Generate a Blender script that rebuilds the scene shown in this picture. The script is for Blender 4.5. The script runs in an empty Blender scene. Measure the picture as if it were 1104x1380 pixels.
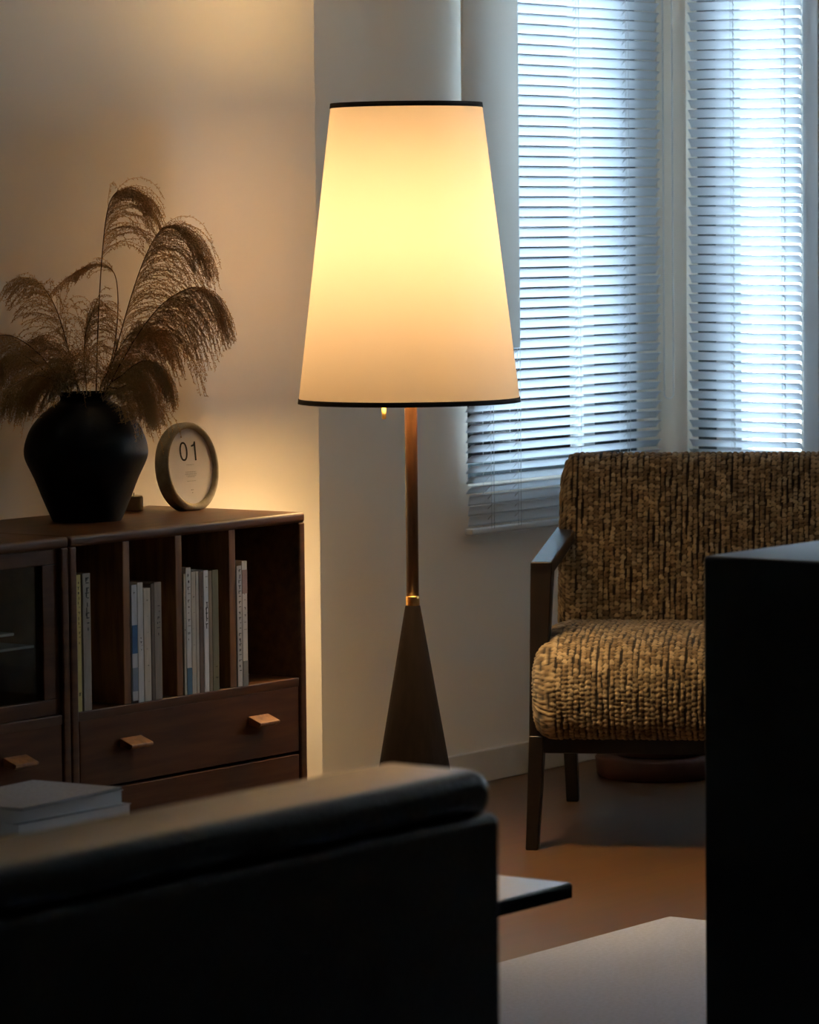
import bpy, math, random
import numpy as np
from mathutils import Vector, Matrix
random.seed(7)
D = bpy.data; SC = bpy.context.scene; COL = SC.collection

# ---------------------------------------------------------------- camera
ROLL = 0.010; PITCH = 0.07195
cam_d = D.cameras.new('camera'); cam = D.objects.new('camera', cam_d); COL.objects.link(cam)
Fv = Vector((0, math.cos(PITCH), -math.sin(PITCH))); U0 = Vector((0, math.sin(PITCH), math.cos(PITCH))); R0 = Vector((1, 0, 0))
Rv = R0*math.cos(ROLL) - U0*math.sin(ROLL); Uv = U0*math.cos(ROLL) + R0*math.sin(ROLL)
M = Matrix((Rv, Uv, -Fv)).transposed().to_4x4(); M.translation = (0, 0, 1.3)
cam.matrix_world = M
cam_d.sensor_fit = 'VERTICAL'; cam_d.sensor_height = 36.0; cam_d.lens = 5300/1380*36
cam_d.clip_start = 0.05; cam_d.clip_end = 200
cam_d.dof.use_dof = True; cam_d.dof.focus_distance = 7.7; cam_d.dof.aperture_fstop = 10.5
SC.camera = cam

# ---------------------------------------------------------------- sky, added side fill, exposure
SKY = 9.0; LAMP_W = 31.0; SIDE_W = 1.5; EXPOSURE = 0.45
w = D.worlds.new('sky'); SC.world = w; w.use_nodes = True
bg = w.node_tree.nodes['Background']; bg.inputs[0].default_value = (0.70, 0.86, 1.0, 1); bg.inputs[1].default_value = SKY
SC.view_settings.view_transform = 'Standard'; SC.view_settings.look = 'None'
SC.view_settings.gamma = 1; SC.view_settings.exposure = EXPOSURE; SC.view_settings.use_curve_mapping = False

# room frame: u along the lamp wall (away to the right), v out of it into the room
PHI = math.radians(53.55)
W0 = Vector((0.17845, 9.20469, 0)); D1 = Vector((math.cos(PHI), math.sin(PHI), 0)); N1 = Vector((math.sin(PHI), -math.cos(PHI), 0))
def P(u, v, z=0.0): return W0 + D1*u + N1*v + Vector((0, 0, z))

def area(name, loc, direction, sx, sy, power, color):
    l = D.lights.new(name, 'AREA'); l.shape = 'RECTANGLE'; l.size = sx; l.size_y = sy; l.energy = power; l.color = color
    o = D.objects.new(name, l); COL.objects.link(o); o.location = loc
    o.rotation_euler = Vector(direction).to_track_quat('-Z', 'Z').to_euler(); return o

# added fill light for cabinet front and books, set in an unseen side window
area('side_fill_light', P(0.735, 2.5, 1.55), -D1, .6, .9, SIDE_W, (0.74, 0.87, 1.0))

# ---------------------------------------------------------------- helpers
class MB:
    def __init__(s): s.v = []; s.f = []; s.smooth = []
    def add(s, vs, fs, sm=False):
        b = len(s.v); s.v += [tuple(p) for p in vs]; s.f += [tuple(i+b for i in f) for f in fs]; s.smooth += [sm]*len(fs); return s
    def box(s, x0, x1, y0, y1, z0, z1, rot=None, piv=None):
        vs = [Vector((x, y, z)) for z in (z0, z1) for y in (y0, y1) for x in (x0, x1)]
        if rot is not None:
            piv = Vector(piv or ((x0+x1)/2, (y0+y1)/2, (z0+z1)/2)); vs = [rot @ (p-piv) + piv for p in vs]
        return s.add(vs, [(0, 2, 3, 1), (4, 5, 7, 6), (0, 1, 5, 4), (2, 6, 7, 3), (0, 4, 6, 2), (1, 3, 7, 5)])
    def hexa(s, b, t):
        return s.add(list(b)+list(t), [(3, 2, 1, 0), (4, 5, 6, 7), (0, 1, 5, 4), (1, 2, 6, 5), (2, 3, 7, 6), (3, 0, 4, 7)])
    def prism(s, poly, axis, a, b, sm=False):
        # extrude 2-D polygon along an axis ('x','y','z')
        def mk(p, t):
            return {'x': (t, p[0], p[1]), 'y': (p[0], t, p[1]), 'z': (p[0], p[1], t)}[axis]
        n = len(poly); vs = [mk(p, a) for p in poly] + [mk(p, b) for p in poly]
        fs = [tuple(range(n))[::-1], tuple(range(n, 2*n))]
        s.add(vs, fs); base = len(s.v)-2*n
        s.f += [(base+i, base+(i+1) % n, base+n+(i+1) % n, base+n+i) for i in range(n)]; s.smooth += [sm]*n
        return s
    def lathe(s, prof, n=48, c=(0, 0), caps=True, close=False):
        vs = []; fs = []; m = len(prof)
        for r, z in prof:
            for k in range(n):
                a = 2*math.pi*k/n; vs.append((c[0]+r*math.cos(a), c[1]+r*math.sin(a), z))
        for j in range(m if close else m-1):
            for k in range(n):
                a, b = j*n+k, j*n+(k+1) % n; j2 = (j+1) % m
                fs.append((a, b, j2*n+(k+1) % n, j2*n+k))
        s.add(vs, fs, True)
        if caps and not close:
            b = len(s.v)-len(vs)
            s.f += [tuple(b+k for k in range(n))[::-1], tuple(b+(m-1)*n+k for k in range(n))]; s.smooth += [False, False]
        return s
    def tube(s, pts, r, n=6, caps=True):
        pts = [Vector(p) for p in pts]; m = len(pts); rr = r if isinstance(r, (list, tuple)) else [r]*m
        vs = []; fs = []; up = Vector((0.13, 0.31, 0.94))
        for i, p in enumerate(pts):
            t = (pts[min(i+1, m-1)] - pts[max(i-1, 0)]).normalized()
            a = t.cross(up)
            if a.length < 1e-3: a = t.cross(Vector((1, 0, 0)))
            a.normalize(); b = t.cross(a).normalized()
            for k in range(n):
                q = 2*math.pi*k/n; vs.append(p + (a*math.cos(q)+b*math.sin(q))*rr[i])
        for i in range(m-1):
            for k in range(n):
                fs.append((i*n+k, i*n+(k+1) % n, (i+1)*n+(k+1) % n, (i+1)*n+k))
        s.add(vs, fs, True)
        if caps:
            b = len(s.v)-len(vs)
            s.f += [tuple(b+k for k in range(n))[::-1], tuple(b+(m-1)*n+k for k in range(n))]; s.smooth += [False]*2
        return s
    def build(s, name, mat, parent=None, loc=None, rz=None, bevel=0, seg=2):
        me = D.meshes.new(name); me.from_pydata(s.v, [], s.f)
        me.polygons.foreach_set('use_smooth', s.smooth)
        me.materials.append(mat); me.validate(); me.update()
        o = D.objects.new(name, me); COL.objects.link(o)
        if parent is not None: o.parent = parent
        if loc is not None: o.location = loc
        if rz is not None: o.rotation_euler = (0, 0, rz)
        if bevel:
            md = o.modifiers.new('bevel', 'BEVEL'); md.width = bevel; md.segments = seg; md.limit_method = 'ANGLE'; md.angle_limit = math.radians(40)
            for p in me.polygons: p.use_smooth = True
            wn = o.modifiers.new('normals', 'WEIGHTED_NORMAL'); wn.keep_sharp = True
        return o
def empty(name, loc=(0, 0, 0), rz=0, label=None, cat=None, group=None, kind=None):
    o = D.objects.new(name, None); COL.objects.link(o); o.location = loc; o.rotation_euler = (0, 0, rz); o.empty_display_size = 0.05
    return tag(o, label, cat, group, kind)
def tag(o, label=None, cat=None, group=None, kind=None):
    if label: o['label'] = label
    if cat: o['category'] = cat
    if group: o['group'] = group
    if kind: o['kind'] = kind
    return o
def spline(pts, n):
    pts = [Vector(p) for p in pts]; out = []; q = [pts[0]*2-pts[1]] + pts + [pts[-1]*2-pts[-2]]
    for i in range(1, len(q)-2):
        for k in range(n):
            t = k/n; a, b, c, d = q[i-1:i+3]
            out.append(0.5*((2*b)+(c-a)*t+(2*a-5*b+4*c-d)*t*t+(3*b-a-3*c+d)*t**3))
    out.append(pts[-1]); return out

# ---------------------------------------------------------------- materials
def mat(name, color, rough=0.6, metal=0.0, spec=0.5, var=0.0, vscale=20, bump=0.0, bscale=200, stretch=(1, 1, 1), c2=None, coat=0.0):
    m = D.materials.new(name); m.use_nodes = True; nt = m.node_tree; b = nt.nodes['Principled BSDF']
    b.inputs['Base Color'].default_value = (*color, 1); b.inputs['Roughness'].default_value = rough
    b.inputs['Metallic'].default_value = metal; b.inputs['Specular IOR Level'].default_value = spec
    b.inputs['Coat Weight'].default_value = coat
    tc = nt.nodes.new('ShaderNodeTexCoord'); mp = nt.nodes.new('ShaderNodeMapping'); mp.inputs['Scale'].default_value = stretch
    nt.links.new(tc.outputs['Object'], mp.inputs[0])
    if var or c2:
        n = nt.nodes.new('ShaderNodeTexNoise'); n.inputs['Scale'].default_value = vscale; n.inputs['Detail'].default_value = 6
        nt.links.new(mp.outputs[0], n.inputs['Vector'])
        mx = nt.nodes.new('ShaderNodeMix'); mx.data_type = 'RGBA'
        c2 = c2 or tuple(max(0, x*(1-var)) for x in color)
        mx.inputs[6].default_value = (*color, 1); mx.inputs[7].default_value = (*c2, 1)
        rp = nt.nodes.new('ShaderNodeMapRange'); rp.inputs[1].default_value = 0.35; rp.inputs[2].default_value = 0.65
        nt.links.new(n.outputs[0], rp.inputs[0]); nt.links.new(rp.outputs[0], mx.inputs[0]); nt.links.new(mx.outputs[2], b.inputs['Base Color'])
    if bump:
        n2 = nt.nodes.new('ShaderNodeTexNoise'); n2.inputs['Scale'].default_value = bscale; n2.inputs['Detail'].default_value = 3
        nt.links.new(mp.outputs[0], n2.inputs['Vector'])
        bp = nt.nodes.new('ShaderNodeBump'); bp.inputs['Strength'].default_value = bump; bp.inputs['Distance'].default_value = 0.002
        nt.links.new(n2.outputs[0], bp.inputs['Height']); nt.links.new(bp.outputs[0], b.inputs['Normal'])
    return m
m_wall = mat('painted_plaster', (0.80, 0.745, 0.655), 0.75, var=0.04, vscale=2, bump=0.08, bscale=90)
m_ceil = mat('ceiling_paint', (0.78, 0.76, 0.73), 0.9, var=0.03, vscale=2)
m_base = mat('baseboard_paint', (0.58, 0.55, 0.51), 0.45, var=0.03)
m_teak = mat('teak_wood', (0.125, 0.045, 0.014), 0.40, spec=.3, c2=(0.075, 0.026, 0.008), vscale=6, stretch=(1.2, 9, 9), bump=0.05, bscale=60)
m_teakf = mat('teak_drawer_wood', (0.125, 0.044, 0.013), 0.55, spec=.2, c2=(0.085, 0.029, 0.009), vscale=7, stretch=(1, 8, 10), bump=0.05, bscale=60)
m_teakl = mat('lit_teak_wood', (0.36, 0.15, 0.045), 0.4, c2=(0.20, 0.08, 0.028), vscale=9, stretch=(9, 9, 1))  # brighter teak: light on divider edges put into the colour, pulls share it
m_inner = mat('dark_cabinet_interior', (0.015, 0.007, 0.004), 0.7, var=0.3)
m_walnut = mat('dark_stained_wood', (0.010, 0.005, 0.0035), 0.36, spec=.4, c2=(0.006, 0.0035, 0.0025), vscale=10, stretch=(9, 9, 1.2), bump=0.04, bscale=80)
m_pole = mat('lamp_walnut', (0.12, 0.050, 0.021), 0.38, c2=(0.09, 0.038, 0.017), vscale=14, stretch=(10, 10, 1))
m_cone = mat('lamp_cone_walnut', (0.012, 0.007, 0.005), 0.7, spec=.05, c2=(0.008, 0.005, 0.003), vscale=12, stretch=(10, 10, 1))
m_brass = mat('brass', (0.80, 0.50, 0.17), 0.28, metal=1, var=0.1)
m_leather = mat('black_leather', (0.002, 0.002, 0.0022), 0.29, spec=0.40, var=0.2, bump=0.6, bscale=170)
m_vase = mat('matte_black_clay', (0.004, 0.0035, 0.0035), 0.5, spec=.22, var=0.3, bump=0.3, bscale=60)
m_ceramic = mat('speckled_clay', (0.42, 0.37, 0.26), 0.6, c2=(0.32, 0.27, 0.18), vscale=60, bump=0.4, bscale=260)
m_card = mat('white_card', (0.82, 0.80, 0.81), 0.7, var=0.03)
m_ink = mat('black_ink', (0.012, 0.012, 0.012), 0.6, var=0.1)
m_greyink = mat('grey_ink', (0.20, 0.20, 0.20), 0.7, var=0.1)
m_wax = mat('cream_wax', (0.45, 0.36, 0.22), 0.5, var=0.05)
m_blackbox = mat('black_lacquer', (0.003, 0.003, 0.0035), 0.40, spec=.35, var=0.2, bump=0.03, bscale=30)
m_tabletop = mat('white_tabletop', (0.78, 0.78, 0.80), 0.30, var=0.03, vscale=5)
m_tabledge = mat('black_table_edge', (0.010, 0.009, 0.008), 0.4, var=0.2)
m_terra = mat('terracotta', (0.10, 0.036, 0.022), 0.55, var=0.2)
m_leaf = mat('green_leaf', (0.05, 0.10, 0.03), 0.5, var=0.3)
m_trim = mat('black_bias_binding', (0.012, 0.008, 0.008), 0.8, var=0.3, bump=0.4, bscale=900)
m_alu = mat('grey_window_frame', (0.05, 0.075, 0.085), 0.45, var=0.1)
m_upvc = mat('white_window_frame', (0.50, 0.53, 0.55), 0.4, var=0.03)
m_cord = mat('white_cord', (0.70, 0.72, 0.73), 0.6, var=0.05)
m_rail = mat('white_blind_rail', (0.66, 0.67, 0.68), 0.4, var=0.03)
m_foot = mat('dark_rubber', (0.02, 0.02, 0.02), 0.8, var=0.1)
m_floor = mat('x', (1, 1, 1)); D.materials.remove(m_floor)

def floor_mat():
    m = D.materials.new('wood_floor'); m.use_nodes = True; nt = m.node_tree; b = nt.nodes['Principled BSDF']
    tc = nt.nodes.new('ShaderNodeTexCoord'); mp = nt.nodes.new('ShaderNodeMapping')
    nt.links.new(tc.outputs['Object'], mp.inputs[0])
    br = nt.nodes.new('ShaderNodeTexBrick'); br.inputs['Scale'].default_value = 1; br.inputs['Brick Width'].default_value = 1.2; br.inputs['Row Height'].default_value = 0.15
    br.inputs['Mortar Size'].default_value = 0.0012; br.inputs['Mortar Smooth'].default_value = 0.3
    br.inputs['Color1'].default_value = (0.135, 0.062, 0.022, 1); br.inputs['Color2'].default_value = (0.110, 0.050, 0.018, 1); br.inputs['Mortar'].default_value = (0.10, 0.05, 0.02, 1)
    nt.links.new(mp.outputs[0], br.inputs['Vector'])
    mp2 = nt.nodes.new('ShaderNodeMapping'); mp2.inputs['Scale'].default_value = (1, 9, 1); nt.links.new(tc.outputs['Object'], mp2.inputs[0])
    n = nt.nodes.new('ShaderNodeTexNoise'); n.inputs['Scale'].default_value = 5; n.inputs['Detail'].default_value = 8; nt.links.new(mp2.outputs[0], n.inputs['Vector'])
    mx = nt.nodes.new('ShaderNodeMix'); mx.data_type = 'RGBA'; mx.blend_type = 'MULTIPLY'; mx.inputs[0].default_value = 0.45
    nt.links.new(br.outputs['Color'], mx.inputs[6]); nt.links.new(n.outputs['Color'], mx.inputs[7]); nt.links.new(mx.outputs[2], b.inputs['Base Color'])
    b.inputs['Roughness'].default_value = 0.42
    return m
m_floor = floor_mat()
m_rug = mat('grey_woven_rug', (0.44, 0.48, 0.60), 0.95, var=0.12, vscale=120, bump=0.6, bscale=500)

def translucent(name, color, t, rough=0.6, bump=0.0, bscale=800, tcol=None, weave=False):
    m = D.materials.new(name); m.use_nodes = True; nt = m.node_tree; nt.nodes.remove(nt.nodes['Principled BSDF']); out = nt.nodes['Material Output']
    d = nt.nodes.new('ShaderNodeBsdfDiffuse'); tr = nt.nodes.new('ShaderNodeBsdfTranslucent'); mx = nt.nodes.new('ShaderNodeMixShader')
    tc = nt.nodes.new('ShaderNodeTexCoord'); n = nt.nodes.new('ShaderNodeTexNoise'); n.inputs['Scale'].default_value = bscale; n.inputs['Detail'].default_value = 2
    nt.links.new(tc.outputs['Object'], n.inputs['Vector'])
    cr = nt.nodes.new('ShaderNodeMix'); cr.data_type = 'RGBA'; tcol = tcol or color
    cr.inputs[6].default_value = (*[c*0.93 for c in tcol], 1); cr.inputs[7].default_value = (*tcol, 1); nt.links.new(n.outputs[0], cr.inputs[0])
    nt.links.new(cr.outputs[2], tr.inputs[0]); d.inputs[0].default_value = (*color, 1)
    mx.inputs[0].default_value = t; nt.links.new(d.outputs[0], mx.inputs[1]); nt.links.new(tr.outputs[0], mx.inputs[2]); nt.links.new(mx.outputs[0], out.inputs[0])
    return m
m_shade = translucent('cream_linen_shade', (0.80, 0.73, 0.58), 0.056, bscale=260, tcol=(0.95, 0.755, 0.575))
m_slat = translucent('white_blind_slat', (0.80, 0.82, 0.84), 0.45, bscale=10, tcol=(0.80, 0.85, 0.90))
m_curtain = translucent('off_white_fabric', (0.88, 0.87, 0.84), 0.42, bscale=400)
m_grass = translucent('dried_grass', (0.70, 0.47, 0.23), 0.45, bscale=40, tcol=(0.80, 0.54, 0.26))
m_stem = mat('dried_stem', (0.20, 0.12, 0.055), 0.6, var=0.2)

def glass_mat():
    m = D.materials.new('window_glass'); m.use_nodes = True; nt = m.node_tree; nt.nodes.remove(nt.nodes['Principled BSDF']); out = nt.nodes['Material Output']
    t = nt.nodes.new('ShaderNodeBsdfTransparent'); t.inputs[0].default_value = (0.96, 0.98, 0.98, 1); g = nt.nodes.new('ShaderNodeBsdfGlossy'); g.inputs['Roughness'].default_value = 0.02
    fr = nt.nodes.new('ShaderNodeFresnel'); fr.inputs['IOR'].default_value = 1.3; mx = nt.nodes.new('ShaderNodeMixShader')
    nt.links.new(fr.outputs[0], mx.inputs[0]); nt.links.new(t.outputs[0], mx.inputs[1]); nt.links.new(g.outputs[0], mx.inputs[2]); nt.links.new(mx.outputs[0], out.inputs[0])
    return m
m_glass = glass_mat()
def emit_mat(name, color, s):
    m = D.materials.new(name); m.use_nodes = True; b = m.node_tree.nodes['Principled BSDF']
    b.inputs['Base Color'].default_value = (*color, 1); b.inputs['Emission Color'].default_value = (*color, 1); b.inputs['Emission Strength'].default_value = s
    return m
m_bulb = emit_mat('lit_bulb_glass', (1.0, 0.72, 0.40), 6)
def knit_mat():
    m = D.materials.new('chunky_knit_boucle'); m.use_nodes = True; nt = m.node_tree; b = nt.nodes['Principled BSDF']
    at = nt.nodes.new('ShaderNodeAttribute'); at.attribute_name = 'yarn'; tc = nt.nodes.new('ShaderNodeTexCoord')
    n = nt.nodes.new('ShaderNodeTexNoise'); n.inputs['Scale'].default_value = 900; nt.links.new(tc.outputs['Object'], n.inputs['Vector'])
    mx = nt.nodes.new('ShaderNodeMix'); mx.data_type = 'RGBA'; mx.blend_type = 'MULTIPLY'; mx.inputs[0].default_value = 0.4
    nt.links.new(at.outputs['Color'], mx.inputs[6]); nt.links.new(n.outputs['Fac'], mx.inputs[7]); nt.links.new(mx.outputs[2], b.inputs['Base Color'])
    b.inputs['Roughness'].default_value = 0.9; b.inputs['Sheen Weight'].default_value = 0.15; b.inputs['Specular IOR Level'].default_value = 0.2
    return m
m_knit = knit_mat()

# ---------------------------------------------------------------- the room
def room(mb, name, m, **k):  # geometry in room frame (x=u, y=-v)
    return tag(mb.build(name, m, loc=W0, rz=PHI, **k), kind='structure')
UC = 0.75; UE = -1.016; VC = 0.297; UL = -9.2; VB = 7.2; HC = 2.6
room(MB().box(UL-.1, UC+.3, -VB-.1, .3, -.1, 0), 'floor', m_floor)
room(MB().box(UL-.1, UC+.3, -VB-.1, .3, HC, HC+.1), 'ceiling', m_ceil)
# lamp wall with its window opening
A0, A1, AZ0, AZ1 = -0.070, 0.657, 0.700, 2.34
T = .10
mb = MB().box(UE-.05, A0, 0, T, 0, HC).box(A1, UC+T, 0, T, 0, HC).box(A0, A1, 0, T, 0, AZ0).box(A0, A1, 0, T, AZ1, HC)
room(mb, 'wall_back', m_wall)
room(MB().box(UL, UE, -VC, -VC+.6, 0, HC), 'wall_left', m_wall, bevel=0.004)
# right wall: narrow window and opening for the added fill window
B0, B1, BZ0, BZ1 = 0.085, 0.412, 0.70, 2.34; G0, G1, GZ0, GZ1 = 2.2, 2.8, 1.1, 2.0 
mb = MB()
for a, b in ((0, B0), (B1, G0), (G1, VB)): mb.box(UC, UC+T, -b, -a, 0, HC)
mb.box(UC, UC+T, -G1, -G0, 0, GZ0).box(UC, UC+T, -G1, -G0, GZ1, HC)
mb.box(UC, UC+T, -B1, -B0, 0, BZ0).box(UC, UC+T, -B1, -B0, BZ1, HC)
room(mb, 'wall_right', m_wall)
room(MB().box(UL, UC+T, -VB-.1, -VB, 0, HC), 'wall_front', m_wall)
room(MB().box(UL-.1, UL, -VB, -VC+.4, 0, HC), 'wall_behind', m_wall)
def bb(mb, nm): room(mb, nm, m_base, bevel=0.003)
bb(MB().box(UE, UC, -.013, 0, 0, .076), 'baseboard_back')
bb(MB().box(UL, UE, -VC-.013, -VC, 0, .076), 'baseboard_left')
bb(MB().box(UC-.013, UC, -VB, -.013, 0, .076), 'baseboard_right')
room(MB().box(UC-.012, UC+.02, -.470, -.424, .62, 2.42), 'trim_1', m_upvc, bevel=0.003)

# windows: frame > nothing, panes as parts
win = empty('window_1', W0, PHI, kind='structure')
fy0, fy1 = .05, .10
fr = MB().box(A0, A0+.022, fy0, fy1, AZ0, AZ1).box(A0, A1, fy0, fy1, AZ0, AZ0+.045).box(A0, A1, fy0, fy1, AZ1-.04, AZ1)
fr.build('window_frame', m_alu, win, bevel=0.003)
MB().box(.52, .570, .07, .10, AZ0, AZ1).build('mullion', m_upvc, win, bevel=0.003)
MB().box(.570, A1, .070, .10, AZ0, AZ1).box(A1-.006, A1, .003, .071, AZ0, AZ1).build('side_casing', m_alu, win, bevel=0.003)
MB().box(A0+.022, .52, .080, .086, AZ0+.045, AZ1-.04).build('pane', m_glass, win)
win = empty('window_2', W0, PHI, kind='structure')
fr = MB().box(UC+fy0, UC+fy1, -.141, -B0, BZ0, BZ1).box(UC+fy0, UC+fy1, -B1, -B0, BZ0, BZ0+.045).box(UC+fy0, UC+fy1, -B1, -B0, BZ1-.04, BZ1)
fr.build('window_frame', m_alu, win, bevel=0.003)
MB().box(UC+fy0-.005, UC+fy1, -.215, -.141, BZ0, BZ1).build('mullion', m_upvc, win, bevel=0.003)
MB().box(UC+.072, UC+.078, -B1, -.215, BZ0+.045, BZ1-.04).build('pane', m_glass, win)

win = empty('fill_window', W0, PHI, kind='structure')  # unseen window, added to bring fill light onto cabinet and books
MB().box(UC+.04, UC+.08, -G0-.03, -G0, GZ0, GZ1).box(UC+.04, UC+.08, -G1, -G1+.03, GZ0, GZ1).box(UC+.04, UC+.08, -G1, -G0, GZ0, GZ0+.03).box(UC+.04, UC+.08, -G1, -G0, GZ1-.03, GZ1).build('window_frame', m_upvc, win)
MB().box(UC+.055, UC+.061, -G1+.03, -G0-.03, GZ0+.03, GZ1-.03).build('pane', m_glass, win)

# ---------------------------------------------------------------- venetian blinds
def blind(name, origin, rz, width, z0, z1, label, cords, tiltdeg=(41, 52), zsplit=1.0, lean=0.0):
    root = empty(name, origin, rz, label, 'window blind', 'venetian blinds at the corner windows')
    root.rotation_euler = (0, lean, rz)
    pitch = 0.0238; n = int((z1-z0-.03)/pitch); sl = MB(); wd = .0255
    for i in range(n):
        z = z0+.022+i*pitch; k = min(1, (z-z0)/(zsplit-z0)); tl = math.radians(tiltdeg[0]+(tiltdeg[1]-tiltdeg[0])*k + random.uniform(-.8, .8))
        if i < 3: tl = math.radians(74)
        vs = []; m = 6; y0 = -.001
        for th in (0, .0006):
            for j in range(m+1):
                s_ = (j/m-.5)*wd; c_ = .0016*(1-(2*j/m-1)**2)+th     # camber towards outside / up
                # room edge (s<0) high, outer edge low
                y = s_*math.cos(tl) + c_*math.sin(tl); zz = -s_*math.sin(tl) + c_*math.cos(tl)
                vs += [(0, y0+y, z+zz), (width, y0+y, z+zz)]
        N = 2*(m+1); fs = []
        for j in range(m):
            fs.append((2*j, 2*j+1, 2*j+3, 2*j+2)); fs.append((N+2*j, N+2*j+2, N+2*j+3, N+2*j+1))
        fs += [(0, N, N+1, 1), (2*m, 2*m+1, N+2*m+1, N+2*m)]
        sl.add(vs, fs, True)
    sl.build('slats', m_slat, root)
    MB().box(-.002, width+.002, -.011, .011, z0-.010, z0+.004).build('bottom_rail', m_rail, root, bevel=.003)
    MB().box(-.003, width+.003, -.016, .016, z1-.028, z1).build('head_rail', m_rail, root, bevel=.002)
    for cx in cords:
        c = MB()
        for yy in (-.0115, .0115): c.tube([(cx, yy, z0), (cx, yy, z1-.02)], .0006, 4)
        for i in range(n):
            z = z0+.022+i*pitch; c.tube([(cx, -.0115, z+.010), (cx+.003, .0, z+.001), (cx, .0115, z-.010)], .0013, 3)
        c.tube([(cx+.009, -.013, z0), (cx+.009, -.013, z1-.02)], .0008, 4)
        c.build('ladder_cord', m_cord, root)
    return root
BL = blind('venetian_blind', P(-.120, .038), PHI, .812, .600, 2.40,
      'long white venetian blind behind the floor lamp, hanging over the left window', (.075, .185, .44, .655), lean=0.0)
BR = blind('venetian_blind', P(.722, .113), PHI-math.pi/2, .318, .60, 2.40,
      'narrow white venetian blind above the fabric armchair, on the right window', (.125, .27))
# bead chain in the corner: two strands with a loop at the bottom
ch = MB(); cc = P(.705, .060)
for dx in (-.0115, .0115):
    z = 0.885
    while z < 2.36:
        ch.lathe([(0.0004, z-.0024), (.0027, z-.001), (.0027, z+.001), (.0004, z+.0024)], 6, (dx, 0)); z += .0052
    ch.tube([(dx, 0, .885), (dx, 0, 2.37)], .0006, 4)
for k in range(9):
    a = math.pi*k/8; ch.lathe([(0.0004, -.0021+.885-.0115*math.sin(a)), (.0019, -.001+.885-.0115*math.sin(a)), (.0019, .001+.885-.0115*math.sin(a)), (.0004, .0021+.885-.0115*math.sin(a))], 6, (-.0115*math.cos(a), 0))
co = ch.build('bead_chain', m_cord, BL); co.matrix_parent_inverse = BL.matrix_basis.inverted(); co.location = cc
# fabric panel at the window's left edge
cp = MB(); n = 40; W_ = .225; prof = []
for j in range(n+1):
    t = j/n; prof.append((t*W_, -.012-.003*math.sin(t*math.pi*3)-.002*math.sin(t*math.pi*1.3)))
poly = prof + [(x, y+.004) for x, y in prof[::-1]]
cp.prism(poly, 'z', 1.02, HC-.03, True)
cr = empty('curtain', P(-.181, .062), PHI, 'narrow off-white fabric panel hanging beside the blind, partly behind the lamp shade', 'curtain')
cp.build('panel', m_curtain, cr)
MB().box(-.01, .235, -.03, .01, HC-.035, HC).build('curtain_track', m_rail, cr, bevel=.002)

# ---------------------------------------------------------------- rug
rg = MB().box(-5.2, -1.35, -4.6, -1.372, 0.0, .009)
tag(rg.build('rug', m_rug, loc=W0, rz=PHI, bevel=.003), 'flat grey rug lying on the wooden floor at lower right', 'rug')

# ---------------------------------------------------------------- cabinets
CX, CV = -1.580, 0.697   # front right top corner in room frame
def wood_pull(parent, x, z, yf):
    # wedge shaped wooden pull: sloping top plate, thin front lip
    hw, pr = .030, .030
    poly = [(yf, z+.012), (yf-pr, z+.001), (yf-pr, z-.004), (yf-pr+.006, z-.008), (yf, z-.004)]
    mb = MB().prism(poly, 'x', x-hw, x+hw); mb.build('handle', m_teakl, parent, bevel=.0012)
def cabinet(x0, x1, label, kind):
    r = empty('cabinet', P(CX, CV), PHI, label, 'cabinet', 'low teak cabinets against the wall')
    Hh, dp, t = .76, .392, .020
    body = MB()
    body.box(x0, x1, 0, dp, Hh-t, Hh).build('top_panel', m_teak, r, bevel=.006, seg=3)
    MB().box(x0, x0+t, .001, dp, .0, Hh-t+.001).build('side_panel', m_teak, r, bevel=.004)
    MB().box(x1-t, x1, .001, dp, .0, Hh-t+.001).build('side_panel', m_teak, r, bevel=.004)
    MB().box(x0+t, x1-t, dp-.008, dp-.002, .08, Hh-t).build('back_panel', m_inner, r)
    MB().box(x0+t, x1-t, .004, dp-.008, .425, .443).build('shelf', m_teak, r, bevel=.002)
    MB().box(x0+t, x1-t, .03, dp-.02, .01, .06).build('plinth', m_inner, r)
    for j, (za, zb) in enumerate(((.300, .428), (.170, .297), (.062, .167))):
        dd = MB().box(x0+t+.003, x1-t-.003, .004 if j == 0 else .004, .024, za+.0015, zb-.0015).build('drawer', m_teakf, r, bevel=.0015)
        L = x1-x0
        for fx in ((x0+.162, x1-.148) if j == 0 else ()): wood_pull(dd, fx, za+.072, .004)
    return r
c1 = cabinet(-.682, 0, 'right teak cabinet with three upright dividers, books in its bays and two drawer pulls', 1)
for a, b in ((-.532, -.512), (-.383, -.364), (-.227, -.207)):
    MB().box(a, b, .006, .384, .443, .741).build('divider', m_teakl, c1, bevel=.002)
c2 = cabinet(-1.366, -.684, 'left teak cabinet behind the vase, with a dark glazed compartment above its drawer', 2)
gdo = MB().box(-1.346, -.704, .010, .026, .443, .472).build('glass_door', m_teak, c2, bevel=.002)
MB().box(-1.346, -.704, .010, .026, .712, .740).build('door_rail', m_teak, gdo, bevel=.002)
for xa in (-.745, -1.346): MB().box(xa, xa+.041, .010, .026, .472, .712).build('door_stile', m_teak, gdo, bevel=.002)
MB().box(-1.305, -.745, .016, .020, .472, .712).build('glass_pane', m_glass, gdo)
m_gedge = mat('glass_shelf_edge', (0.80, 0.86, 0.90), 0.15, spec=0.8, var=0.05)
MB().box(-1.345, -.750, .028, .36, .566, .5705).build('glass_shelf', m_gedge, c2)
MB().box(-1.345, -.800, .030, .30, .592, .5965).build('glass_shelf', m_gedge, c2)

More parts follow.
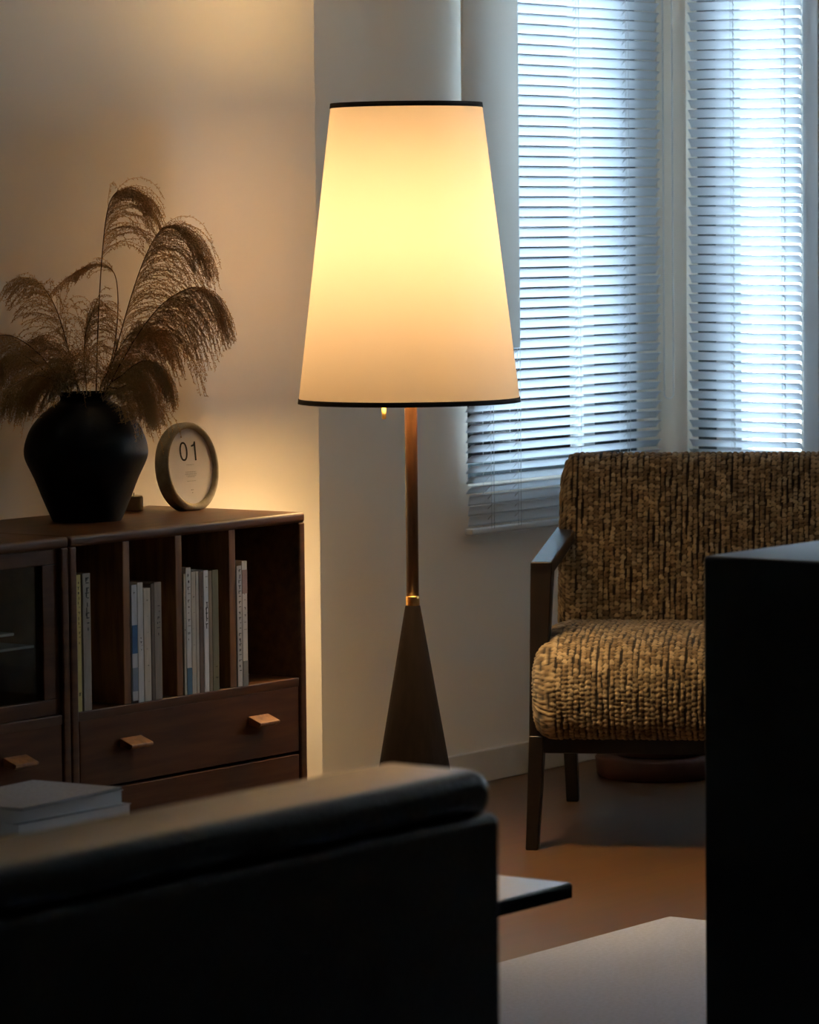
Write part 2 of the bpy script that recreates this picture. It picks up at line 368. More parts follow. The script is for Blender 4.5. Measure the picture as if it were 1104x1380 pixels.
# books standing in the right cabinet ---------------------------------------
def book_mat(nm, col, c2=None):
    return mat(nm, col, 0.65, c2=c2 or tuple(x*.8 for x in col), vscale=45, stretch=(3, 3, .4))
cream = (.40, .36, .28); white = (.48, .48, .46)
def book(x, wdt, h, col, nm, label, marks=(), lean=0.0, depth=.17, grp=None, rec=.004, patches=(), zb=.4432):
    r = empty(nm, P(CX+x+wdt/2, CV-rec, zb), PHI, label, 'book', grp)
    r.rotation_euler = (0, lean, PHI)
    hw = wdt/2
    mm = book_mat('cover_'+nm, tuple(min(.8, c*1.5) for c in col))
    cv = MB().box(-hw, hw, 0, .0015, 0, h).box(-hw, -hw+.0012, .0012, depth, 0, h).box(hw-.0012, hw, .0012, depth, 0, h)
    cv.build('cover', mm, r, bevel=.0006)
    MB().box(-hw+.0012, hw-.0012, .0015, depth-.004, .003, h-.003).build('pages', m_card, r)
    if marks:
        t = MB()
        for (za, zb, step, size) in marks:
            z = zb*h
            while z > za*h:
                for k in range(random.randint(1, 3)):
                    xx = random.uniform(-hw*.35, hw*.2); s = size*random.uniform(.4, 1)
                    if random.random() < .5: t.box(xx, min(hw*.6, xx+s), -.0004, .0, z-size*.16, z)
                    else: t.box(xx, xx+size*.18, -.0004, .0, z-s, z)
                z -= step
        t.build('spine_lettering', m_ink, r)
    for (za, zb, c) in patches:
        MB().box(-hw*.98, hw*.98, -.0006, .0004, za*h, zb*h).build('spine_patch', mat('patch', c, .6, var=.2), r)
    return r
G1 = 'books in the cabinet bay nearest the vase'
s1 = .00212
book(-.663, .013, .246, (.42, .34, .12), 'magazine', 'mustard yellow magazine spine, at the left end of the first cabinet bay', ((.5, .95, .009, .006), (.1, .14, .01, .006)))
book(-.645, .021, .247, (.22, .19, .16), 'book', 'grey-brown book spine right of the yellow magazine in the first bay', ((.6, .97, .009, .011),), lean=0)
book(-.511, .015, .216, (.40, .42, .44), 'magazine', 'white magazine with a blue splash on its spine, first in the second bay', ((.90, .94, .02, .004),), patches=((.42, .66, (.03, .13, .32)), (.1, .3, (.22, .28, .38)), (0, .02, (.05, .02, .02))))
book(-.494, .015, .219, (.44, .44, .43), 'magazine', 'plain white magazine beside the blue-splashed one in the second bay', ((.44, .54, .007, .005),))
book(-.477, .019, .207, (.42, .38, .31), 'book', 'shorter cream book spine in the second bay, left of the taupe one', ((.1, .9, .03, .003),))
book(-.456, .008, .214, (.10, .07, .05), 'booklet', 'thin dark brown booklet between the cream and taupe books')
book(-.447, .020, .216, (.21, .18, .15), 'book', 'taupe book spine at the right of the second bay books', ((.55, .8, .01, .007),))
x = -.363
B3 = [(.006, .225, (.42, .37, .28), 'booklet', 'thinnest cream booklet, pressed against the divider in the third bay', ((.5, .9, .02, .003),), ()),
      (.014, .236, white, 'magazine', 'white magazine with a blue foot on its spine, tallest in the third bay', ((.4, .95, .012, .006),), ((0, .21, (.08, .19, .30)),)),
      (.012, .227, (.40, .37, .31), 'magazine', 'cream magazine spine just right of the blue-footed one', ((.3, .8, .03, .003),), ()),
      (.008, .227, (.38, .35, .30), 'booklet', 'slim cream booklet left of the dark brown book in the third bay', (), ()),
      (.012, .225, (.09, .06, .045), 'book', 'dark brown book spine in the middle of the third bay', ((.6, .8, .02, .004),), ()),
      (.014, .227, (.50, .51, .52), 'magazine', 'bright white magazine with large black characters on its spine', ((.55, .74, .010, .011), (.85, .95, .02, .005)), ()),
      (.009, .225, (.20, .16, .11), 'book', 'tan book spine between the lettered white magazine and the olive book', (), ()),
      (.018, .226, (.13, .12, .07), 'book', 'olive brown book spine at the right end of the third bay', ((.1, .2, .02, .006),), ())]
for wd, h, col, nm, lb, mk, pt in B3:
    book(x, wd, h, col, nm, lb, mk, patches=pt); x += wd+.0012
book(-.2065, .014, .228, (.42, .40, .38), 'magazine', 'off-white magazine in the fourth bay, against the last divider', ((.1, .97, .010, .008),))
book(-.191, .015, .236, (.46, .44, .42), 'magazine', 'white magazine with a pinkish top, right one of two in the fourth bay', ((.4, .75, .014, .005),), patches=((.74, .93, (.42, .27, .23)), (0, .2, (.26, .25, .24))))

# ---------------------------------------------------------------- vase and grass
VP = Vector((-.6050, 7.357, .7602))
vz = empty('vase', VP, 0, 'round-shouldered matte black clay vase on the cabinet, holding dried grasses', 'vase')
prof = [(.062, 0), (.066, .003), (.082, .04), (.098, .08), (.113, .112), (.1165, .130), (.113, .150), (.103, .174), (.085, .197), (.064, .214), (.052, .221), (.047, .226), (.047, .232), (.050, .238), (.0495, .2405), (.046, .2405), (.0435, .236), (.0425, .225), (.055, .213), (.090, .180), (.104, .128), (.085, .055), (.060, .008)]
def smooth_prof(p, k=4):
    return [(v.x, v.z) for v in spline([(a, 0, b) for a, b in p], k)]
MB().lathe(smooth_prof(prof), 64).build('body', m_vase, vz)
prof_v = smooth_prof(prof)[:56]

def clear(q):
    # branchlets rest against the wall and the vase instead of passing through
    ym = (.150+.804*q.x)/.594
    if q.y > ym: q.y = ym
    if q.z < .243:
        zz = max(0, q.z); rv = .003+max(r for r, z in prof_v if abs(z-zz) < .014)
        h = math.hypot(q.x, q.y)
        if h < rv and h > 1e-4: q.x *= rv/h; q.y *= rv/h
    return q
def plume(path, start, side, blen, nb, label, seed, spread=.8, droop=1.0, sd=1.0):
    """dried pampas stalk: path in vase-local metres, branchlets begin at fraction `start`"""
    rnd = random.Random(seed)
    r = empty('pampas_stalk', VP, 0, label, 'dried grass', 'dried pampas stalks in the black vase')
    path = [(x, y - max(0, -x-.05)*1.15, z) for x, y, z in path]
    pts = spline(path, 10); n = len(pts)
    MB().tube(pts, [.0017*(1-.75*i/n) for i in range(n)], 5).build('stem', m_stem, r)
    pm = MB()
    i0 = int(start*n)
    nb = int(nb*1.5)
    for b in range(nb):
        t = ((b+rnd.random())/nb)**1.15
        fi = i0+(n-1-i0)*t; i = min(n-2, int(fi)); p = pts[i].lerp(pts[i+1], fi-i); tan = (pts[i+1]-pts[i]).normalized()
        sidev = Vector((side + rnd.gauss(0, spread), rnd.gauss(0, .55), rnd.gauss(0, .25)))
        d = (tan*1.15 + sidev*.55).normalized()
        L = blen*(1-.45*t)*rnd.uniform(.65, 1.15); seg = 9; q = p.copy(); path_ = [q.copy()]
        for s in range(seg):
            d = (d + Vector((side*.05+rnd.gauss(0, .06), rnd.gauss(0, .06), -.30*droop*(.55+s*.13)))).normalized(); q = clear(q + d*L/seg)
            if q.z < .185 and math.hypot(q.x, q.y) < .128: break
            path_.append(q.copy())
        if len(path_) < 4: continue
        pm.tube(path_, .00042, 3, False)
        step = .0034; acc = 0
        for s in range(1, len(path_)-1):
            a, c = path_[s], path_[s+1]; ln = (c-a).length; k = int(ln/step*sd)+1
            tdir = (c-a).normalized()
            for e in range(k):
                o = a.lerp(c, (e+rnd.random()*.6)/k)
                sd_ = Vector((rnd.gauss(0, 1), rnd.gauss(0, 1), rnd.gauss(0, 1)-.3)).normalized()
                sdir = (tdir*.5 + sd_*.8).normalized(); l = rnd.uniform(.0034, .0070); wv = sdir.cross(Vector((rnd.random(), rnd.random(), .3))).normalized()*.00065; w2 = sdir.cross(wv).normalized()*.00065
                m_ = o+sdir*l*.55
                pm.add([o, m_+wv, m_-wv*.6+w2, m_-wv*.6-w2, o+sdir*l], [(0, 1, 2), (0, 2, 3), (0, 3, 1), (4, 2, 1), (4, 3, 2), (4, 1, 3)])
    pm.build('feathery_plume', m_grass, r)
    return r
ST = [
 ([(.012, .0, .02), (.020, .0, .22), (.026, .01, .37), (.034, .02, .49), (.045, .02, .575), (.060, .02, .610), (.085, .02, .615)], .50, .7, .16, 70, 'tallest pampas stalk, its thin tip curling over at the top', 1, .5, 1.0),
 ([(.02, .01, .02), (.036, .0, .22), (.072, -.01, .36), (.112, -.01, .48), (.150, -.01, .545), (.185, -.01, .540)], .40, .8, .20, 110, 'large pampas stalk arching right above the oval frame', 2, .6, 1.15),
 ([(.01, -.01, .02), (.038, -.01, .22), (.085, -.03, .32), (.145, -.04, .40), (.205, -.05, .435), (.235, -.05, .42)], .40, .9, .18, 110, 'dense pampas stalk drooping farthest to the right', 3, .7, 1.2),
 ([(-.01, 0, .02), (-.012, 0, .22), (-.025, 0, .30), (-.050, .01, .39), (-.075, .01, .44), (-.10, .01, .455)], .42, -.45, .12, 60, 'upright pampas stalk left of centre with fanned branch tips', 4, .7, .7),
 ([(-.02, 0, .02), (-.030, 0, .22), (-.07, -.01, .30), (-.115, -.02, .345), (-.15, -.02, .35), (-.175, -.02, .33)], .35, -.8, .17, 90, 'pampas stalk spreading to the far left edge', 5, .6, 1.0),
 ([(-.01, -.02, .02), (-.022, -.02, .225), (-.055, -.04, .265), (-.09, -.05, .275), (-.13, -.05, .255)], .25, -.7, .14, 90, 'lowest pampas stalk, hanging left over the vase shoulder', 6, .6, 1.1),
 ([(.0, .01, .02), (.002, .01, .225), (-.002, .02, .31), (.004, .02, .36), (.018, .02, .395)], .30, .1, .11, 70, 'short dense pampas stalk standing in the middle of the bunch', 7, 1.0, .8),
 ([(.02, -.02, .02), (.036, -.02, .225), (.075, -.04, .275), (.115, -.05, .30), (.14, -.05, .285)], .22, .7, .15, 100, 'low pampas stalk hanging right over the vase shoulder', 8, .6, 1.3),
 ([(.01, .02, .02), (.030, .02, .22), (.055, .03, .33), (.062, .03, .42), (.050, .03, .47), (.005, .03, .475), (-.05, .02, .44)], .62, -.4, .07, 34, 'thin pampas stalk whose tip bends back to the left', 9, .4, .6),
 ([(-.02, .02, .02), (-.026, .02, .225), (-.040, .03, .30), (-.07, .03, .335), (-.085, .03, .34)], .18, -.2, .12, 80, 'bushy pampas stalk low on the left behind the others', 10, 1.0, .9),
 ([(.02, .02, .02), (.034, .02, .225), (.06, .03, .29), (.10, .03, .345), (.14, .03, .355)], .18, .4, .15, 90, 'bushy pampas stalk low on the right behind the others', 11, .9, 1.2),
]
ST += [
 ([(.015, -.03, .02), (.034, -.03, .225), (.070, -.06, .250), (.095, -.05, .255), (.112, -.05, .235)], .15, .6, .125, 90, 'lowest pampas stalk on the right, its tips hanging beside the oval frame', 12, .6, 1.5),
 ([(.0, -.02, .02), (-.006, -.02, .225), (-.02, -.03, .265), (-.03, -.04, .30)], .45, -.1, .10, 90, 'short bushy pampas stalk right at the mouth of the vase', 13, 1.2, 1.0),
 ([(-.02, .0, .02), (-.030, .0, .225), (-.065, -.02, .275), (-.10, -.03, .31), (-.12, -.03, .315)], .25, -.5, .14, 90, 'bushy pampas stalk left of the vase mouth, in front of the spreading ones', 14, .9, 1.0),
 ([(.01, .0, .02), (.025, .0, .225), (.045, -.01, .28), (.075, -.02, .335), (.10, -.02, .36)], .28, .4, .14, 90, 'bushy pampas stalk right of the vase mouth, filling the middle of the bunch', 15, .9, 1.1),
]
for s in ST: plume(*s)

# small candle behind the vase
cd = empty('candle', P(-1.712, .378, .7602), 0, 'small cream pillar candle half hidden behind the black vase', 'candle')
MB().lathe([(.017, 0), (.0185, .003), (.0185, .026), (.017, .029), (.004, .027)], 32).build('wax_body', m_wax, cd)
MB().tube([(0, 0, .026), (.001, 0, .035)], .0008, 6).build('wick', m_ink, cd)

# ---------------------------------------------------------------- oval frame with the 01 card
ck = empty('picture_frame', (-.4180, 7.590, .7602), math.radians(42), 'egg-shaped clay frame standing on the cabinet, its white card reading 01', 'picture frame')
tiltm = Matrix.Rotation(math.radians(-7), 3, 'X')
RX, RZ, IX, IZ, DP = .068, .088, .0560, .0730, .040
def ring(ox, oz, cz, prof_n):
    pass
ov = []; fs = []; n = 72
pr = [(1.0, 0.006), (1.0, 0.026), (.985, .034), (.95, .040), (0.86, .042), (.0, .042)]
prin = [(.99, .002), (.955, -.001)]
rows = []
def erow(fx, fz, y, cz=.0): rows.append([(fx*math.cos(2*math.pi*k/n), y, fz*math.sin(2*math.pi*k/n)+cz) for k in range(n)])
erow(IX, IZ, .010, .002); erow(IX, IZ, .004, .002); erow(IX+.002, IZ+.002, .0005, .002); erow(IX+.0055, IZ+.006, -.0015, .001)
erow(RX-.004, RZ-.004, .0005); erow(RX-.001, RZ-.001, .004); erow(RX, RZ, .010); erow(RX, RZ, .028); erow(RX-.003, RZ-.003, .036); erow(RX-.010, RZ-.010, .040); erow(.01, .01, .041)
vs = []; fs = []
for row in rows:
    for (x_, y_, z_) in row: vs.append((x_, y_, max(z_, -RZ+.005)))
for j in range(len(rows)-1):
    for k in range(n): fs.append((j*n+k, (j+1)*n+k, (j+1)*n+(k+1) % n, j*n+(k+1) % n))
def place(vs): return [tiltm @ Vector(p) + Vector((0, 0, .0845)) for p in vs]
mb = MB(); mb.add(place(vs), fs, True)
ckb = mb.build('frame', m_ceramic, ck)
mb = MB(); mb.add(place([(IX*1.01*math.cos(2*math.pi*k/n), y, IZ*1.01*math.sin(2*math.pi*k/n)+.002) for y in (.0085, .012) for k in range(n)]), [tuple(range(n)), tuple(range(n, 2*n))[::-1]] + [(k, (k+1) % n, n+(k+1) % n, n+k) for k in range(n)])
card = mb.build('card', m_card, ck)
mb = MB(); yk = .0078
zc, zr, zx, st = .031, .0185, .0100, .0040     # the 0
q = []; m2 = 40
for k in range(m2):
    a = 2*math.pi*k/m2; cx_ = -.0135+zx*math.copysign(abs(math.cos(a))**.85, math.cos(a)); q.append((cx_, yk, zc+zr*math.sin(a)))
q2 = [(-.0135+(x_+.0135)*(1-st/zx), yk, zc+(z_-zc)*(1-st*.9/zr)) for x_, _, z_ in q]
mb.add(place(q+q2), [(k, (k+1) % m2, m2+(k+1) % m2, m2+k) for k in range(m2)])
mb.add(place([(.0130, yk, zc-zr), (.0171, yk, zc-zr), (.0171, yk, zc+zr), (.0140, yk, zc+zr), (.0120, yk, zc+zr-.005), (.0060, yk, zc+zr-.0075), (.0060, yk, zc+zr-.0102), (.0130, yk, zc+zr-.0090)]), [(0, 1, 2, 3, 4, 7), (4, 5, 6, 7)])
mb.build('number_01', m_ink, card)
mb = MB(); rr = random.Random(3)
for z_, hw_, st_ in ((.0045, .009, .0006), (-.009, .013, .0006), (-.0115, .013, .0006), (-.014, .014, .0006), (-.0165, .012, .0006), (-.019, .009, .0006), (-.027, .011, .0006), (-.0445, .003, .0012), (-.050, .001, .0012)):
    x_ = -hw_
    while x_ < hw_:
        l = rr.uniform(.0010, .0032); l = min(l, hw_-x_+.0003)
        mb.add(place([(x_, yk, z_), (x_+l, yk, z_), (x_+l, yk, z_+st_), (x_, yk, z_+st_)]), [(0, 1, 2, 3)]); x_ += l+.0006
mb.build('small_print', m_greyink, card)

# ---------------------------------------------------------------- floor lamp
LK = .968; LP = Vector((.0047*LK, 8.0045*LK, 0))
lp = empty('floor_lamp', LP, 0, 'tall lit floor lamp with cream tapered shade and dark cone base', 'floor lamp')
MB().lathe([(.126, -.1253), (.1285, -.1225), (.1275, -.117), (.0155, .530), (.0140, .5315)], 64).build('cone_base', m_cone, lp)
MB().lathe([(.0135, .5315), (.0142, .5325), (.0142, .5500), (.0135, .5512)], 40).build('brass_collar', m_brass, lp)
MB().lathe([(.0128, .5512), (.0128, 1.12), (.0118, 1.125)], 40).build('pole', m_pole, lp)
MB().lathe([(.011, 1.125), (.016, 1.128), (.016, 1.165), (.019, 1.17), (.019, 1.215), (.012, 1.22)], 32).build('socket', m_brass, lp)
bu = MB().lathe(smooth_prof([(.012, 1.22), (.014, 1.232), (.022, 1.252), (.0295, 1.275), (.0300, 1.290), (.026, 1.308), (.014, 1.320), (.001, 1.324)], 4), 32).build('bulb', m_bulb, lp)
bu.visible_shadow = True
so = -.003; zt, zb, rt, rb = 1.5500, .9500, .1535, .2255
def cone_shell(z0, z1, off0, off1):
    def rad(z): return rb+(rt-rb)*(z-zb)/(zt-zb)
    return [(rad(z0)+off0, z0), (rad(z1)+off0, z1), (rad(z1)+off1, z1), (rad(z0)+off1, z0)]
mb = MB()
m_ = []
for k in range(9): m_.append(zb+.002+(zt-zb-.004)*k/8)
sh = MB(); prof = [(rb+(rt-rb)*(z-zb)/(zt-zb), z) for z in m_]
sh.lathe(prof, 128, (so, 0), caps=False); sh.build('lamp_shade', m_shade, lp)
for z0, z1 in ((zb-.0035, zb+.0065), (zt-.0065, zt+.0035)):
    MB().lathe(cone_shell(z0, z1, .0014, -.0014), 128, (so, 0), caps=False, close=True).build('shade_trim', m_trim, lp)
sp = MB()
for k in range(3):
    a = 2*math.pi*k/3+.5; sp.tube([(so+.017*math.cos(a), .017*math.sin(a), 1.12), (so+(rb-.025)*math.cos(a)*.98, (rb-.025)*math.sin(a)*.98, 1.115)], .0018, 6)
sp.build('shade_spider', m_brass, lp)
pc = MB(); z = .943
while z < 1.15: pc.lathe([(.0003, z-.0013), (.0013, z), (.0003, z+.0013)], 6, (-.0545, -.02)); z += .0036
pc.tube([(-.0545, -.02, .94), (-.0545, -.02, 1.15), (-.012, -.004, 1.15)], .0005, 4)
pco = pc.build('pull_chain', m_brass, lp)
MB().lathe([(.001, .944), (.0022, .943), (.0022, .940), (.0046, .938), (.0046, .917), (.0035, .914)], 24, (-.0545, -.02)).build('pull_knob', m_brass, pco)
for k, (zz, e) in enumerate(((1.315, .42), (1.215, .58))):
    l = D.lights.new('bulb_light', 'POINT'); l.energy = LAMP_W*e; l.color = (1.0, .74, .43); l.shadow_soft_size = .085
    o = D.objects.new('bulb_light', l); COL.objects.link(o); o.parent = lp; o.location = (so, -.0, zz)

for ch_ in list(lp.children_recursive):
    if ch_.type == 'MESH':
        for v_ in ch_.data.vertices: v_.co = v_.co*LK + Vector((0, 0, 1.3*(1-LK)))
    else: ch_.location = ch_.location*LK + Vector((0, 0, 1.3*(1-LK)))

# ---------------------------------------------------------------- fabric armchair
FA = Vector((.2509, 8.1647, 0)); CA = math.atan2(-.139, .99)
ac = empty('armchair', FA, CA, 'dark wood armchair upholstered in nubby tan knit, under the corner windows', 'armchair')
CW = .70
def knit_cushion(name, parent, x0, x1, prof, res, seed, re=.030, loop=(.0122, .0104)):
    """closed profile (y,z) swept from x0 to x1 with rounded ends; yarn loops as real relief"""
    rng = np.random.default_rng(seed)
    P_ = np.array(prof, float)
    # resample closed catmull profile
    pts = []
    m = len(P_)
    for i in range(m):
        a, b, c, d = P_[i-1], P_[i], P_[(i+1) % m], P_[(i+2) % m]
        for k in range(12):
            t = k/12; pts.append(.5*((2*b)+(c-a)*t+(2*a-5*b+4*c-d)*t*t+(3*b-a-3*c+d)*t**3))
    pts = np.array(pts); seg = np.linalg.norm(np.roll(pts, -1, 0)-pts, axis=1); L = seg.sum(); cum = np.r_[0, np.cumsum(seg)]
    ns = int(L/res); s = np.arange(ns)*L/ns; pc = np.vstack([pts, pts[:1]])
    py = np.interp(s, cum, pc[:, 0]); pz = np.interp(s, cum, pc[:, 1])
    cy, cz = (py.min()+py.max())/2, (pz.min()+pz.max())/2
    # end caps: shrink profile on a quarter-round of radius re, then flat to the centre
    xs = []; sc = []
    hy, hz = (py.max()-py.min())/2, (pz.max()-pz.min())/2; hm = min(hy, hz)
    caps = 14; u = 0; us = []
    flat = np.linspace(0.02, 1-re/hm, 22)
    for q in flat: xs.append(x0); sc.append(q*1.0)
    for k in range(1, caps): a = math.pi/2*k/caps; xs.append(x0+re*(1-math.cos(a))); sc.append(1-re/hm*(1-math.sin(a)))
    nm = int((x1-x0-2*re)/res)
    for k in range(nm+1): xs.append(x0+re+(x1-x0-2*re)*k/nm); sc.append(1.0)
    for k in range(1, caps): a = math.pi/2*(1-k/caps); xs.append(x1-re*(1-math.cos(a))); sc.append(1-re/hm*(1-math.sin(a)))
    for q in flat[::-1]: xs.append(x1); sc.append(q)
    xs = np.array(xs); sc = np.array(sc); dd = np.sqrt(np.diff(xs)**2+(np.diff(sc)*hm)**2); uu = np.r_[0, np.cumsum(dd)]
    X = np.repeat(xs[:, None], ns, 1)
    # true rounding: offset inward rather than scaling
    ty = np.roll(py, -1)-np.roll(py, 1); tz = np.roll(pz, -1)-np.roll(pz, 1); tl = np.hypot(ty, tz); ny, nz = tz/tl, -ty/tl
    if ((py-cy)*ny+(pz-cz)*nz).sum() < 0: ny, nz = -ny, -nz
    Y = cy+(py-cy)[None, :]*sc[:, None]; Z = cz+(pz-cz)[None, :]*sc[:, None]
    V = np.stack([X, Y, Z], -1)
    # normals
    du = np.gradient(V, axis=0); dv = np.roll(V, -1, 1)-np.roll(V, 1, 1); N = np.cross(du, dv); ln = np.linalg.norm(N, axis=2, keepdims=True); N /= np.maximum(ln, 1e-9)
    if (N*(V-V.mean((0, 1)))).sum() < 0: N = -N
    Um = np.repeat(uu[:, None], ns, 1); Sm = np.repeat(s[None, :], len(xs), 0)
    p, q = loop; nc = int(uu[-1]/p)+2
    wob = .0011*np.sin(Sm*60+np.floor(Um/p)*1.7)
    cu = (Um+wob)/p; ci = np.floor(cu).astype(int); fu = cu-ci-.5
    ph = rng.random(nc+5); sq = rng.uniform(.85, 1.2, nc+5)
    rows_f = Sm/q*sq[ci] + ph[ci]; ri = np.floor(rows_f).astype(int); fv = rows_f-ri-.5
    h1 = np.abs(np.sin(ci*127.1+ri*311.7+seed)*43758.5453) % 1; h2 = np.abs(np.sin(ci*269.5+ri*183.3+seed*3)*24634.63) % 1; h3 = np.abs(np.sin(ci*91.7+np.floor(ri/rng.integers(4, 9, nc+5)[ci])*47.3+seed)*14634.1) % 1
    rr = (fu/.50)**2+((fv+.10*np.sin(fu*6+h2*6))/.52)**2
    hgt = np.sqrt(np.maximum(0, 1-rr*.93))*(.65+.55*h1)
    bi = np.floor(cu+.5).astype(int); h4 = np.abs(np.sin(bi*71.3+np.floor(rows_f/(3.5+2*np.sin(bi*3.1)))*57.9+seed)*31634.7) % 1
    dark = ((.5-np.abs(fu)) < .20) & (h4 > .66)
    hgt = np.where(dark, hgt*.25, hgt)
    V = V + N*(hgt*.0036)[..., None]
    tan = np.array([.26, .185, .105]); br = np.array([.145, .095, .050]); lt = np.array([.40, .305, .185]); blk = np.array([.020, .014, .010])
    mixv = h2[..., None]; colr = np.where(mixv < .5, br+(tan-br)*mixv*2, tan+(lt-tan)*(mixv-.5)*2)
    colr = np.where(dark[..., None], blk+(br-blk)*.12*mixv, colr)
    edge = np.clip((rr-.80)/.35, 0, 1)[..., None]; colr = colr*(1-edge*.8)+blk*edge*.8      # colour goes dark between loops
    nu = len(xs); vs = V.reshape(-1, 3)
    i, j = np.meshgrid(np.arange(nu-1), np.arange(ns), indexing='ij'); j2 = (j+1) % ns
    F_ = np.stack([i*ns+j, (i+1)*ns+j, (i+1)*ns+j2, i*ns+j2], -1).reshape(-1, 4)
    me = D.meshes.new(name)
    me.vertices.add(len(vs)); me.vertices.foreach_set('co', vs.ravel()); me.loops.add(F_.size); me.loops.foreach_set('vertex_index', F_.ravel().astype(np.int32))
    me.polygons.add(len(F_)); me.polygons.foreach_set('loop_start', np.arange(len(F_), dtype=np.int32)*4); me.polygons.foreach_set('loop_total', np.full(len(F_), 4, np.int32))
    me.update(calc_edges=True); me.validate()
    me.polygons.foreach_set('use_smooth', np.ones(len(F_), bool))
    ca = me.color_attributes.new('yarn', 'FLOAT_COLOR', 'POINT'); ca.data.foreach_set('color', np.c_[colr.reshape(-1, 3), np.ones(len(vs))].ravel().astype(np.float32))
    me.materials.append(m_knit); o = D.objects.new(name, me); COL.objects.link(o); o.parent = parent; return o
seatp = [(-.052, .262), (-.066, .300), (-.070, .345), (-.060, .392), (-.030, .424), (.02, .442), (.12, .452), (.26, .450), (.40, .440), (.50, .430), (.53, .400), (.53, .30), (.50, .245), (.30, .236), (.10, .236), (-.015, .238)]
knit_cushion('seat_cushion', ac, -.006, CW+.006, seatp, .0022, 5, re=.055)
backp = [(.455, .375), (.468, .45), (.488, .55), (.512, .65), (.535, .735), (.552, .780), (.580, .797), (.612, .790), (.628, .765), (.618, .68), (.598, .58), (.576, .47), (.556, .375), (.53, .352), (.485, .352)]
knit_cushion('backrest', ac, .010, CW-.010, backp, .0022, 9)
def leg(nm, bot, top, r):
    MB().hexa(bot, top).build(nm, m_walnut, r, bevel=.003)
for s in (0, 1):
    def X(x): return x if s == 0 else CW-x
    def quad(xa, xb, ya, yb, z):
        q = [(X(xa), ya, z), (X(xb), ya, z), (X(xb), yb, z), (X(xa), yb, z)]
        return q if s == 0 else [q[1], q[0], q[3], q[2]]
    leg('leg', quad(-.014, .012, -.012, .028, 0), quad(-.006, .026, .0, .055, .240), ac)
    leg('arm_post', quad(-.006, .026, .0, .055, .238), quad(.000, .045, .0, .065, .604), ac)
    leg('leg', quad(.002, .030, .690, .725, 0), quad(.000, .030, .575, .625, .31), ac)
    leg('armrest', quad(-.002, .044, .0, .53, .578) if False else [(X(a), b, c) for a, b, c in ((.000, .0, .576), (.045, .0, .576), (.042, .56, .606), (.000, .56, .606))][::1 if s == 0 else -1], [(X(a), b, c) for a, b, c in ((.000, .0, .605), (.045, .0, .605), (.042, .56, .636), (.000, .56, .636))][::1 if s == 0 else -1], ac)
    leg('rear_post', quad(.002, .030, .575, .625, .31), quad(.004, .034, .520, .565, .62), ac)
    MB().box(X(.004) if s == 0 else X(.030), X(.030) if s == 0 else X(.004), .03, .60, .205, .238).build('side_rail', m_walnut, ac, bevel=.003)
MB().box(.02, CW-.02, .002, .030, .203, .238).build('front_rail', m_walnut, ac, bevel=.003)
MB().box(.02, CW-.02, .590, .615, .215, .25).build('rear_rail', m_walnut, ac, bevel=.003)

# terracotta planter on the floor behind the armchair
pt = empty('planter', (.585, 9.27, 0), 0, 'round terracotta planter on the floor, seen low beneath the fabric armchair', 'planter')
MB().lathe([(.138, 0), (.146, .006), (.150, .045), (.146, .050), (.105, .050)], 64).build('saucer', m_terra, pt)
MB().lathe([(.095, .050), (.105, .055), (.118, .20), (.122, .215), (.112, .215), (.106, .195)], 64).build('pot', m_terra, pt)

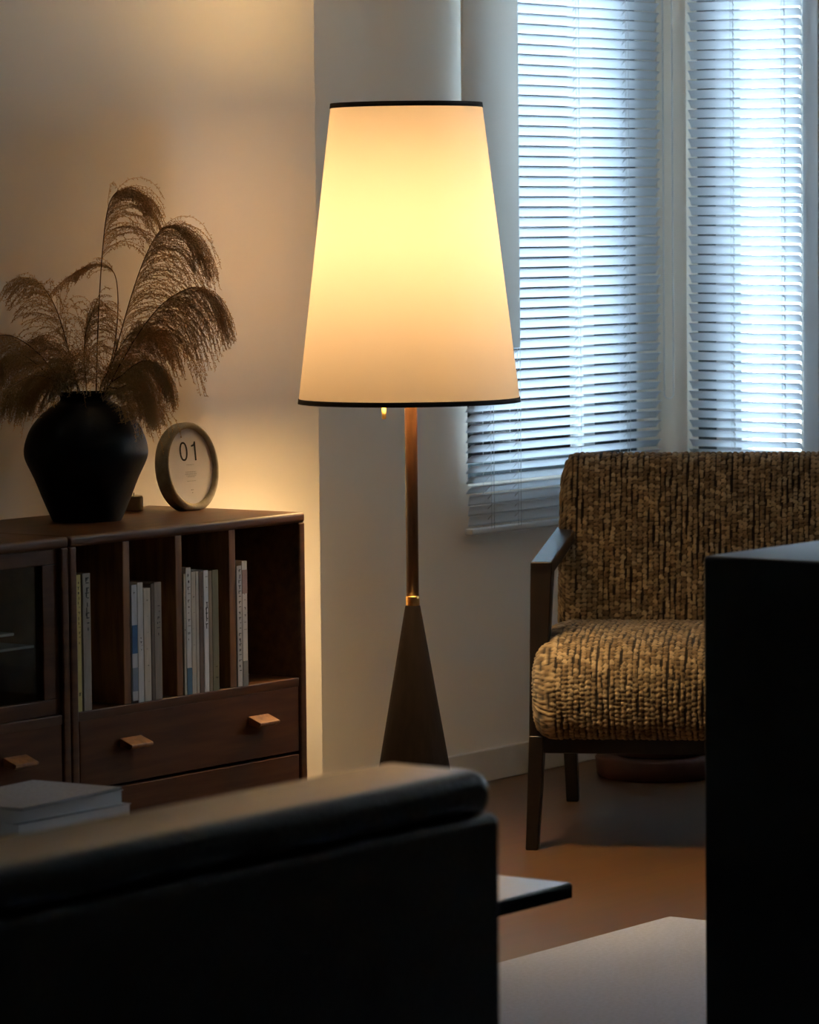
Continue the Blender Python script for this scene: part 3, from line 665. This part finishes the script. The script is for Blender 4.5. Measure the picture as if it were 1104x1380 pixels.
# ---------------------------------------------------------------- coffee table and books on it
TB = Vector((.2194, 5.358, 0)); tb = empty('coffee_table', TB, PHI, 'low coffee table with white top and black edge, jutting out behind the leather sofa', 'coffee table')
TW, TL = .52, 1.12      # local x: -TW..0, local y 0..TL
MB().box(-TW, 0, 0, TL, .3790, .3985).build('edge_frame', m_tabledge, tb, bevel=.0015)
MB().box(-TW+.002, -.002, .002, TL-.002, .3984, .4005).build('table_top', m_tabletop, tb, bevel=.0008)
for x_, y_ in ((-.10, .18), (-TW+.06, .18), (-.10, TL-.10), (-TW+.06, TL-.10)):
    MB().box(x_-.018, x_+.018, y_-.018, y_+.018, .0092, .379).build('leg', m_tabledge, tb, bevel=.002)
def flatbook(nm, x, y, z, wx, wy, t, rz, label, ccol, grp='books stacked on the coffee table'):
    r = empty(nm, TB + Matrix.Rotation(PHI, 3, 'Z') @ Vector((x, y, z)), PHI+math.radians(rz), label, 'book', grp)
    c = MB().box(-wx, 0, 0, wy, 0, .0012).box(-wx, 0, 0, wy, t-.0012, t).box(-wx, 0, wy-.0015, wy, 0, t)
    c.build('cover', book_mat('cover_flat', ccol), r, bevel=.0005)
    MB().box(-wx+.002, -.002, .002, wy-.0015, .0012, t-.0012).build('pages', m_card, r)
    return r
flatbook('book', .0, .795, .4008, .250, .165, .047, 0, 'grey-edged book at the bottom of the stack on the coffee table', (.50, .50, .54))
flatbook('book', -.010, .802, .4482, .250, .160, .021, 0, 'thick white book in the middle of the stack on the coffee table', (.85, .88, .88))
flatbook('magazine', -.015, .800, .4696, .245, .165, .004, 5, 'thin grey magazine lying on top of the stack of books', (.40, .41, .46))

# ---------------------------------------------------------------- leather sofa (seen from behind)
SF = Vector((.0895, 3.869, 0)); SA = PHI
sf = empty('sofa', SF, SA, 'black leather sofa in the left foreground, seen from behind', 'sofa')
SL = 1.75
def rounded(parent, nm, x0, x1, y0, y1, z0, z1, r, seg=6, m=m_leather, puff=0.0):
    o = MB().box(x0, x1, y0, y1, z0, z1).build(nm, m, parent)
    md = o.modifiers.new('bevel', 'BEVEL'); md.width = r; md.segments = seg
    for p in o.data.polygons: p.use_smooth = True
    return o
rounded(sf, 'back_shell', -SL, 0, 0, .13, .06, .722, .012)
rounded(sf, 'back_cushion', -SL+.02, .003, .008, .145, .716, .764, .022)
rounded(sf, 'back_pad', -SL+.06, -.06, .125, .25, .36, .700, .03)
rounded(sf, 'seat_cushion', -SL+.06, -.06, .14, .62, .28, .42, .03)
rounded(sf, 'seat_base', -SL+.02, -.02, .12, .60, .09, .285, .012)
for x_, y_ in ((-.08, .05), (-.08, .52), (-SL+.08, .05), (-SL+.08, .52)):
    MB().box(x_-.02, x_+.02, y_-.02, y_+.02, .0092, .095).build('leg', m_foot, sf, bevel=.002)

# ---------------------------------------------------------------- black cabinet at the right
BX = Vector((.4045, 5.4168, 0)); bx = empty('sideboard', BX, PHI, 'tall plain black lacquered cabinet cut by the right edge in front of the armchair', 'cabinet')
rounded(bx, 'carcass', 0, .62, -.75, 0, .03, .845, .006, 3, m_blackbox)
MB().box(.03, .59, -.72, -.03, .0092, .032).build('plinth', m_foot, bx)
